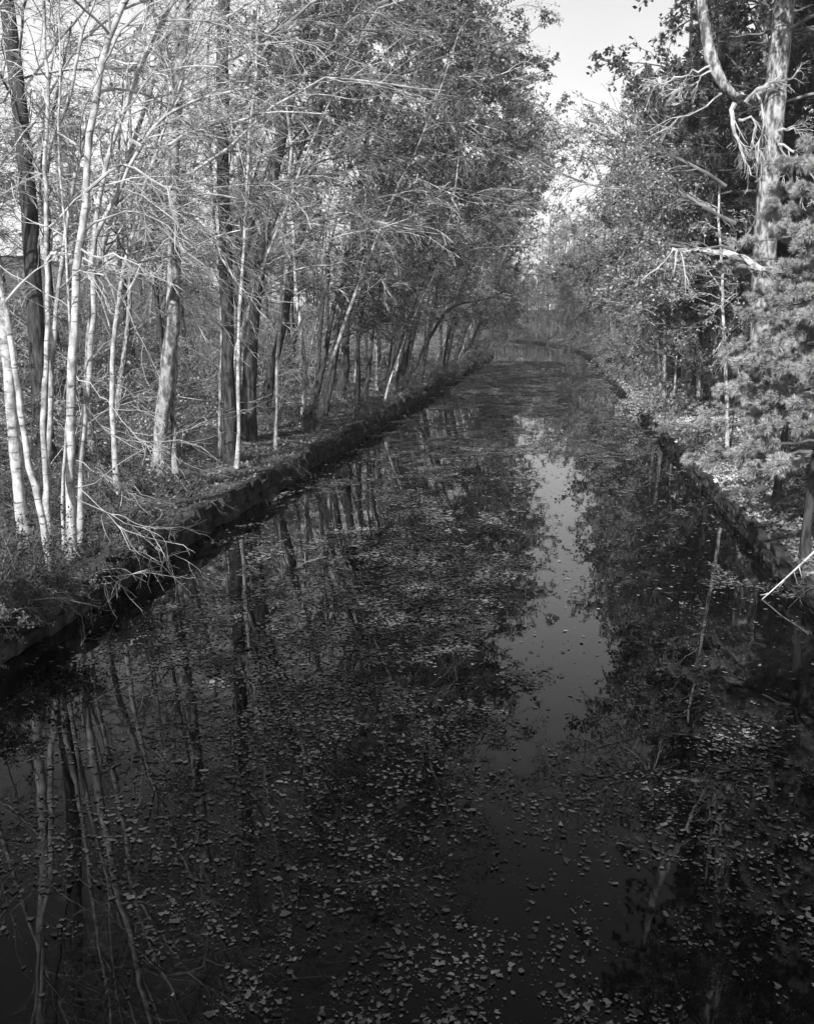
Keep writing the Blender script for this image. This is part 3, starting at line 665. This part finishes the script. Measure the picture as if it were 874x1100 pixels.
# leafy oak whose limb reaches over the canal
Yo = 27.5
ob = np.array([7.6, Yo, 0]); ob[2] = float(ground(7.6, Yo))
make_tree('oak_tree', ob, [(resample(np.array([ob, ob + [-.1, 0, 3], ob + [-.5, -.1, 6], ob + [-.9, -.2, 10], ob + [-1.2, -.2, 14]]), 16), flare(np.linspace(.2, .08, 16)))],
          'leafy oak on the right bank reaching long limbs across the canal', 'tree', bark='dark', tw='twigd',
          limbs=[lm([(790, 240), (740, 215), (690, 205), (640, 200), (600, 185), (568, 165)], .05, Yo, -.1), lm([(790, 270), (750, 265), (715, 262), (680, 255), (640, 240)], .04, Yo, -.2),
                 lm([(780, 200), (730, 170), (690, 155), (650, 150), (615, 135), (590, 140)], .045, Yo, .2), lm([(780, 300), (740, 292), (700, 290), (665, 300)], .03, Yo, -.3),
                 lm([(770, 230), (720, 200), (680, 180), (640, 175), (610, 160)], .04, Yo, .5)],
          br=8, b2=24, b3=8, seed=410, t0=.7, leaves=6, leafmat='leafl', leafsize=.085, lean=(.1, 0, 0), rmin=.006)
# young pines at right edge
def young(seed, px, Y, H, spread, label, t0=.3):
    p = at(px, 500, Y); p[2] = float(ground(p[0], Y)) - .05
    r = pine(seed, H=H, nm='needlel', r=.09, whorls=12, t0=t0, spread=spread, nl=.12, nw=.007, k=5, per=14, b2=11, b3=5, flat=.25)
    r.location = p; r['label'] = label; return r
young(501, 872, 19, 6.4, 2.0, 'young pine with pale feathery boughs at the right edge')
young(502, 912, 21, 9, 3.1, 'taller young pine partly out of view behind the pale boughs at right')
young(503, 835, 24.5, 8.2, 1.9, 'small bushy pine below the bare trunk of the big old pine')

# broken white limb caught across the slim white trunk
P = np.array([at(718, 266, 24.5), at(735, 271, 24.2), at(752, 269, 24), at(780, 272, 23.8), at(800, 278, 23.6), at(820, 291, 23.4)])
b = P[3].copy(); q = resample(P - b, 14)
fl = thing('broken_limb', tuple(b), 'broken barkless white limb caught in the trees above the right bank', 'branch')
q = resample(P - b, 40); rl = np.random.default_rng(6); q[1:-1] += rl.normal(size=(38, 3)) * .012
rr = np.interp(np.linspace(0, 1, 40), [0, .1, .3, .45, .6, .9, 1], [.018, .03, .045, .05, .08, .095, .085]) * rl.uniform(.88, 1.12, 40); rr[-1] = .03; rr[-2] = .07
V, Fc = tubes([(q[None], rr[None], 11)]); V = V + rl.normal(size=V.shape) * .005
spl = np.stack([np.linspace(0, 1, 4)[:, None] * (nrm(q[-1] - q[-3]) + rl.normal(size=3) * .25) * rl.uniform(.15, .4) + q[-1] - nrm(q[-1] - q[-3]) * .06 + rl.normal(size=3) * .03 for _ in range(9)])
V2, F2 = tubes([(spl, np.repeat(np.array([[.018, .012, .008, .002]]), 9, 0), 4)])
link('limb', raw_mesh('limb', np.concatenate([V, V2]), Fc + [f + len(V) for f in F2], M['snag'], False), fl); q = resample(q, 14)
P2, R2 = grow(q[None], np.full((1, 14), .05), 8, .05, .8, 55, .45, 6, wig=.15, curve=(0, 0, -.08), rng=rng, rmin=.008); P3, R3 = grow(P2, R2, 5, .2, 1, 35, .5, 5, rng=rng, rmin=.006, curve=(0, 0, -.08))
V, Fc = tubes([(P2, np.minimum(R2, .02), 5), (P3, R3, 3)]); link('twigs', raw_mesh('twigs', V, Fc, M['twig']), fl)

TP.update({'s1': shrub(601, 1.2, 1, 12, 'leafd', .055, 4, tw='twigd', rmin=.003), 's2': shrub(602, .8, 1, 14, 'litter', .05, 5, tw='twigd'), 's3': shrub(603, 1.7, 1, 9, 'leafl', .05, 0, arch=.2, tw='twigd', rmin=.003), 's4': shrub(604, 1.6, 1, 14, 'leafl', .07, 6)})
rs = np.random.default_rng(88)
for k in range(70):
    y = 12 + 75 * rs.random() ** 1.5; x = -rs.uniform(8.3, 11 + y * .06)
    place(rs.choice(['s1', 's2', 's2', 's1', 's3']), x, y, rs.uniform(0, 6.28), rs.uniform(.6, 1.15), 'low scrubby bush growing among fallen leaves on the left bank', 'undergrowth bushes on the left bank')
for k in range(34):
    y = 17 + 65 * rs.random() ** 1.3; x = rs.uniform(5.4, 8 + y * .05)
    place(rs.choice(['s1', 's2', 's3', 's4']), x, y, rs.uniform(0, 6.28), rs.uniform(.45, .9), 'low bush on the sunlit ground of the right bank', 'undergrowth bushes on the right bank')
p = base_of((690, 428)); place('s4', 4.95, 48, 2, 1.5, 'bright leafed bush overhanging the water on the right bank', 'bright bush'); 
for (x, y, s) in [(-8.3, 13.2, 1.1), (-8.7, 11.9, 1.2), (-8.6, 14.6, .9), (-9.6, 12.8, 1.2), (-8.1, 17.5, .9)]:
    place('s1', x, y, rs.uniform(0, 6), s, 'tangled leafy brush covering the near left bank edge', 'brush at the near left corner')
for k in range(24):
    y = 12.5 + 34 * rs.random() ** 1.3
    place(rs.choice(['s1', 's2', 's3', 's3']), -rs.uniform(8.0, 8.35), y, rs.uniform(0, 6.28), rs.uniform(.35, .75), 'small brush spilling over the top of the left wall', 'brush along the left wall top')
for k in range(34):
    y = 44 + 80 * rs.random()
    place(rs.choice(['s1', 's2', 's2']), float(cen(y)) - rs.uniform(7.9, 8.3), y, rs.uniform(0, 6.28), rs.uniform(.6, 1.1), 'dark low brush hanging over the far part of the left wall', 'brush along the far left wall')
for (x, y, s) in [(-8.0, 14.2, .8), (-7.95, 15.2, .7), (-8.1, 16.4, .7), (-8.0, 12.9, .8), (-8.1, 11.6, .9), (-8.0, 18.3, .6), (-8.2, 10.6, .9)]:
    place('s2', x, y, rs.uniform(0, 6), s, 'tangled leafy brush covering the near left bank edge', 'brush at the near left corner')
for k in range(12):
    y = 16 + 40 * rs.random() ** 1.3
    place(rs.choice(['s2', 's3', 's4']), rs.uniform(4.8, 5.1), y, rs.uniform(0, 6.28), rs.uniform(.25, .5), 'small brush spilling over the top of the right wall', 'brush along the right wall top')
place('s3', -7.9, 12.6, .5, 1.1, 'bare arching brush drooping over the water at the near left corner', 'arching brush')

# ------------------------------------------------------------------ leaf litter on the banks
def litter(name, n, xr, yr, size, m, label, seed, pw=1.5):
    rg = np.random.default_rng(seed)
    y = yr[0] + (yr[1] - yr[0]) * rg.random(n) ** pw; x = rg.uniform(xr[0], xr[1], n) ; x = x * (1 + (y > 40) * 0)
    z = ground(x, y) + .02 + rg.random(n) * .05
    V, Fc = leaf_cards(np.stack([x, y, z], -1), size * (1 + y / 60), rg, 0, .6)
    o = link(name, raw_mesh(name, V, Fc, M[m])); tag(o, label, kind='stuff', cat='leaves')
litter('leaf_litter', 70000, (-22, -7.95), (8, 95), .07, 'litter', 'fallen leaves carpeting the left bank, colour darkened for shade', 1)
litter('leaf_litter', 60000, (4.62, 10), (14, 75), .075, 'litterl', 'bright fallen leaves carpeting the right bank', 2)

# ------------------------------------------------------------------ floating leaves
def floating(n, seed):
    rg = np.random.default_rng(seed)
    y = 6 + 110 * rg.random(n * 6) ** 1.7; x = rg.uniform(WL + .05, WR - .05, n * 6)
    dn = fbm(x * .55 + 3, y * .38, 4)
    fine = fbm(x * 2.3, y * 1.6, 3)
    open_strip = np.exp(-((x - .1 - .02 * y) / .9) ** 2) * sm(9, 11, y)
    edge = sm(WL + 2.2, WL + .4, x) * sm(10, 14, y)
    right = sm(.8, 2, x) * sm(12, 15, y)
    pr = sm(.47, .59, dn * .6 + fine * .4 + .15 * np.exp(-((x + 3.4 + .12 * (18 - y)) / 2.1) ** 2) * sm(11.5, 13.5, y) * sm(24, 19, y) + .05 * sm(-1.5, -3.5, x) * sm(16, 11, y) + .02 * sm(20, 9, y) - .16 * open_strip - .13 * edge - .10 * right + .05 * sm(45, 60, y))
    keep = rg.random(n * 6) < (pr * .9 + .02) * (1 - .72 * sm(13.5, 9.0, y))
    x = x[keep][:n]; y = y[keep][:n]; K = len(x)
    s = .0095 * (.4 + 2.1 * rg.random(K) ** 3) * (1 + y / 18) * (1 + .5 * (rg.random(K) < .04))
    k = 7; th = np.arange(k) / k * 2 * np.pi
    rad = (1 + rg.uniform(-.35, .35, (K, k))) * np.where(np.arange(k) % 2, .75, 1.15)
    rot = rg.random(K) * 6.28; asp = rg.uniform(.5, .9, K)[:, None]
    lx = np.cos(th) * rad * s[:, None]; ly = np.sin(th) * rad * s[:, None] * asp
    c, d = np.cos(rot)[:, None], np.sin(rot)[:, None]
    tx = rg.normal(size=(K, 1)) * .12; ty = rg.normal(size=(K, 1)) * .12
    Xl = x[:, None] + lx * c - ly * d; Yl = y[:, None] + lx * d + ly * c
    Zl = .004 + rg.random((K, 1)) * .006 + np.abs(lx) * np.abs(tx) * 1.2 + (lx * tx + ly * ty) * .25 + .002
    Zl = np.maximum(Zl, .003)
    V = np.stack([Xl, Yl, Zl], -1).reshape(-1, 3)
    o = link('floating_leaves', raw_mesh('floating_leaves', V, [np.arange(K * k).reshape(K, k)], M['wleaf'])); tag(o, 'fallen leaves drifting in mats on the dark water', kind='stuff', cat='leaves')
    print('floating', K)
floating(190000, 4)

# air: one box of thin haze
hzm = bpy.data.materials.new('thin_haze'); hzm.use_nodes = True
HN = hzm.node_tree.nodes; HN.clear(); ho = HN.new('ShaderNodeOutputMaterial'); hv = HN.new('ShaderNodeVolumePrincipled')
hv.inputs['Color'].default_value = (.95, .95, .95, 1); hv.inputs['Density'].default_value = .0010; hv.inputs['Anisotropy'].default_value = .2
hzm.node_tree.links.new(hv.outputs[0], ho.inputs['Volume'])
bx = np.array([[-430, -90, -3], [430, -90, -3], [430, 910, -3], [-430, 910, -3], [-430, -90, 60], [430, -90, 60], [430, 910, 60], [-430, 910, 60]], float)
tag(link('haze', raw_mesh('haze', bx, [np.array([[0, 3, 2, 1], [4, 5, 6, 7], [0, 1, 5, 4], [1, 2, 6, 5], [2, 3, 7, 6], [3, 0, 4, 7]])], hzm)), 'thin pale haze hanging over the canal and the woods', kind='stuff')
# sticks in the water
def stick(name, pts, r, label, seed, twigs=5):
    pts = np.array(pts); b = pts[0].copy(); q = resample(pts - b, 10); o = thing(name, tuple(b), label, 'branch'); rg = np.random.default_rng(seed)
    P2, R2 = grow(q[None], np.full((1, 10), r), twigs, .2, .9, 40, .35, 5, rng=rg, rmin=.005)
    V, Fc = tubes([(q[None], np.linspace(r, r * .4, 10)[None], 8)]); link('stem', raw_mesh('stem', V, Fc, M['white'], True), o)
    V, Fc = tubes([(P2, R2, 4)]); link('twigs', raw_mesh('twigs', V, Fc, M['twig']), o)
def wz(px, py, z):
    d = ray(px, py); return np.array([0, 0, CAMZ]) + d * ((z - CAMZ) / d[2])
a = wz(817, 645, -.02); Ya = a[1]
stick('fallen_branch', [at(875, 592, Ya + .6), at(858, 608, Ya + .4), at(845, 620, Ya + .2), a], .022, 'pale broken branch slanting from the right bank into the water', 1)
stick('fallen_branch', [wz(318, 610, .03), wz(330, 603, .06), wz(350, 598, .08)], .018, 'small pale stick floating among leaves near the left side', 2, 3)
print('objects', len(bpy.data.objects), 'polys', sum(len(m.polygons) for m in bpy.data.meshes))
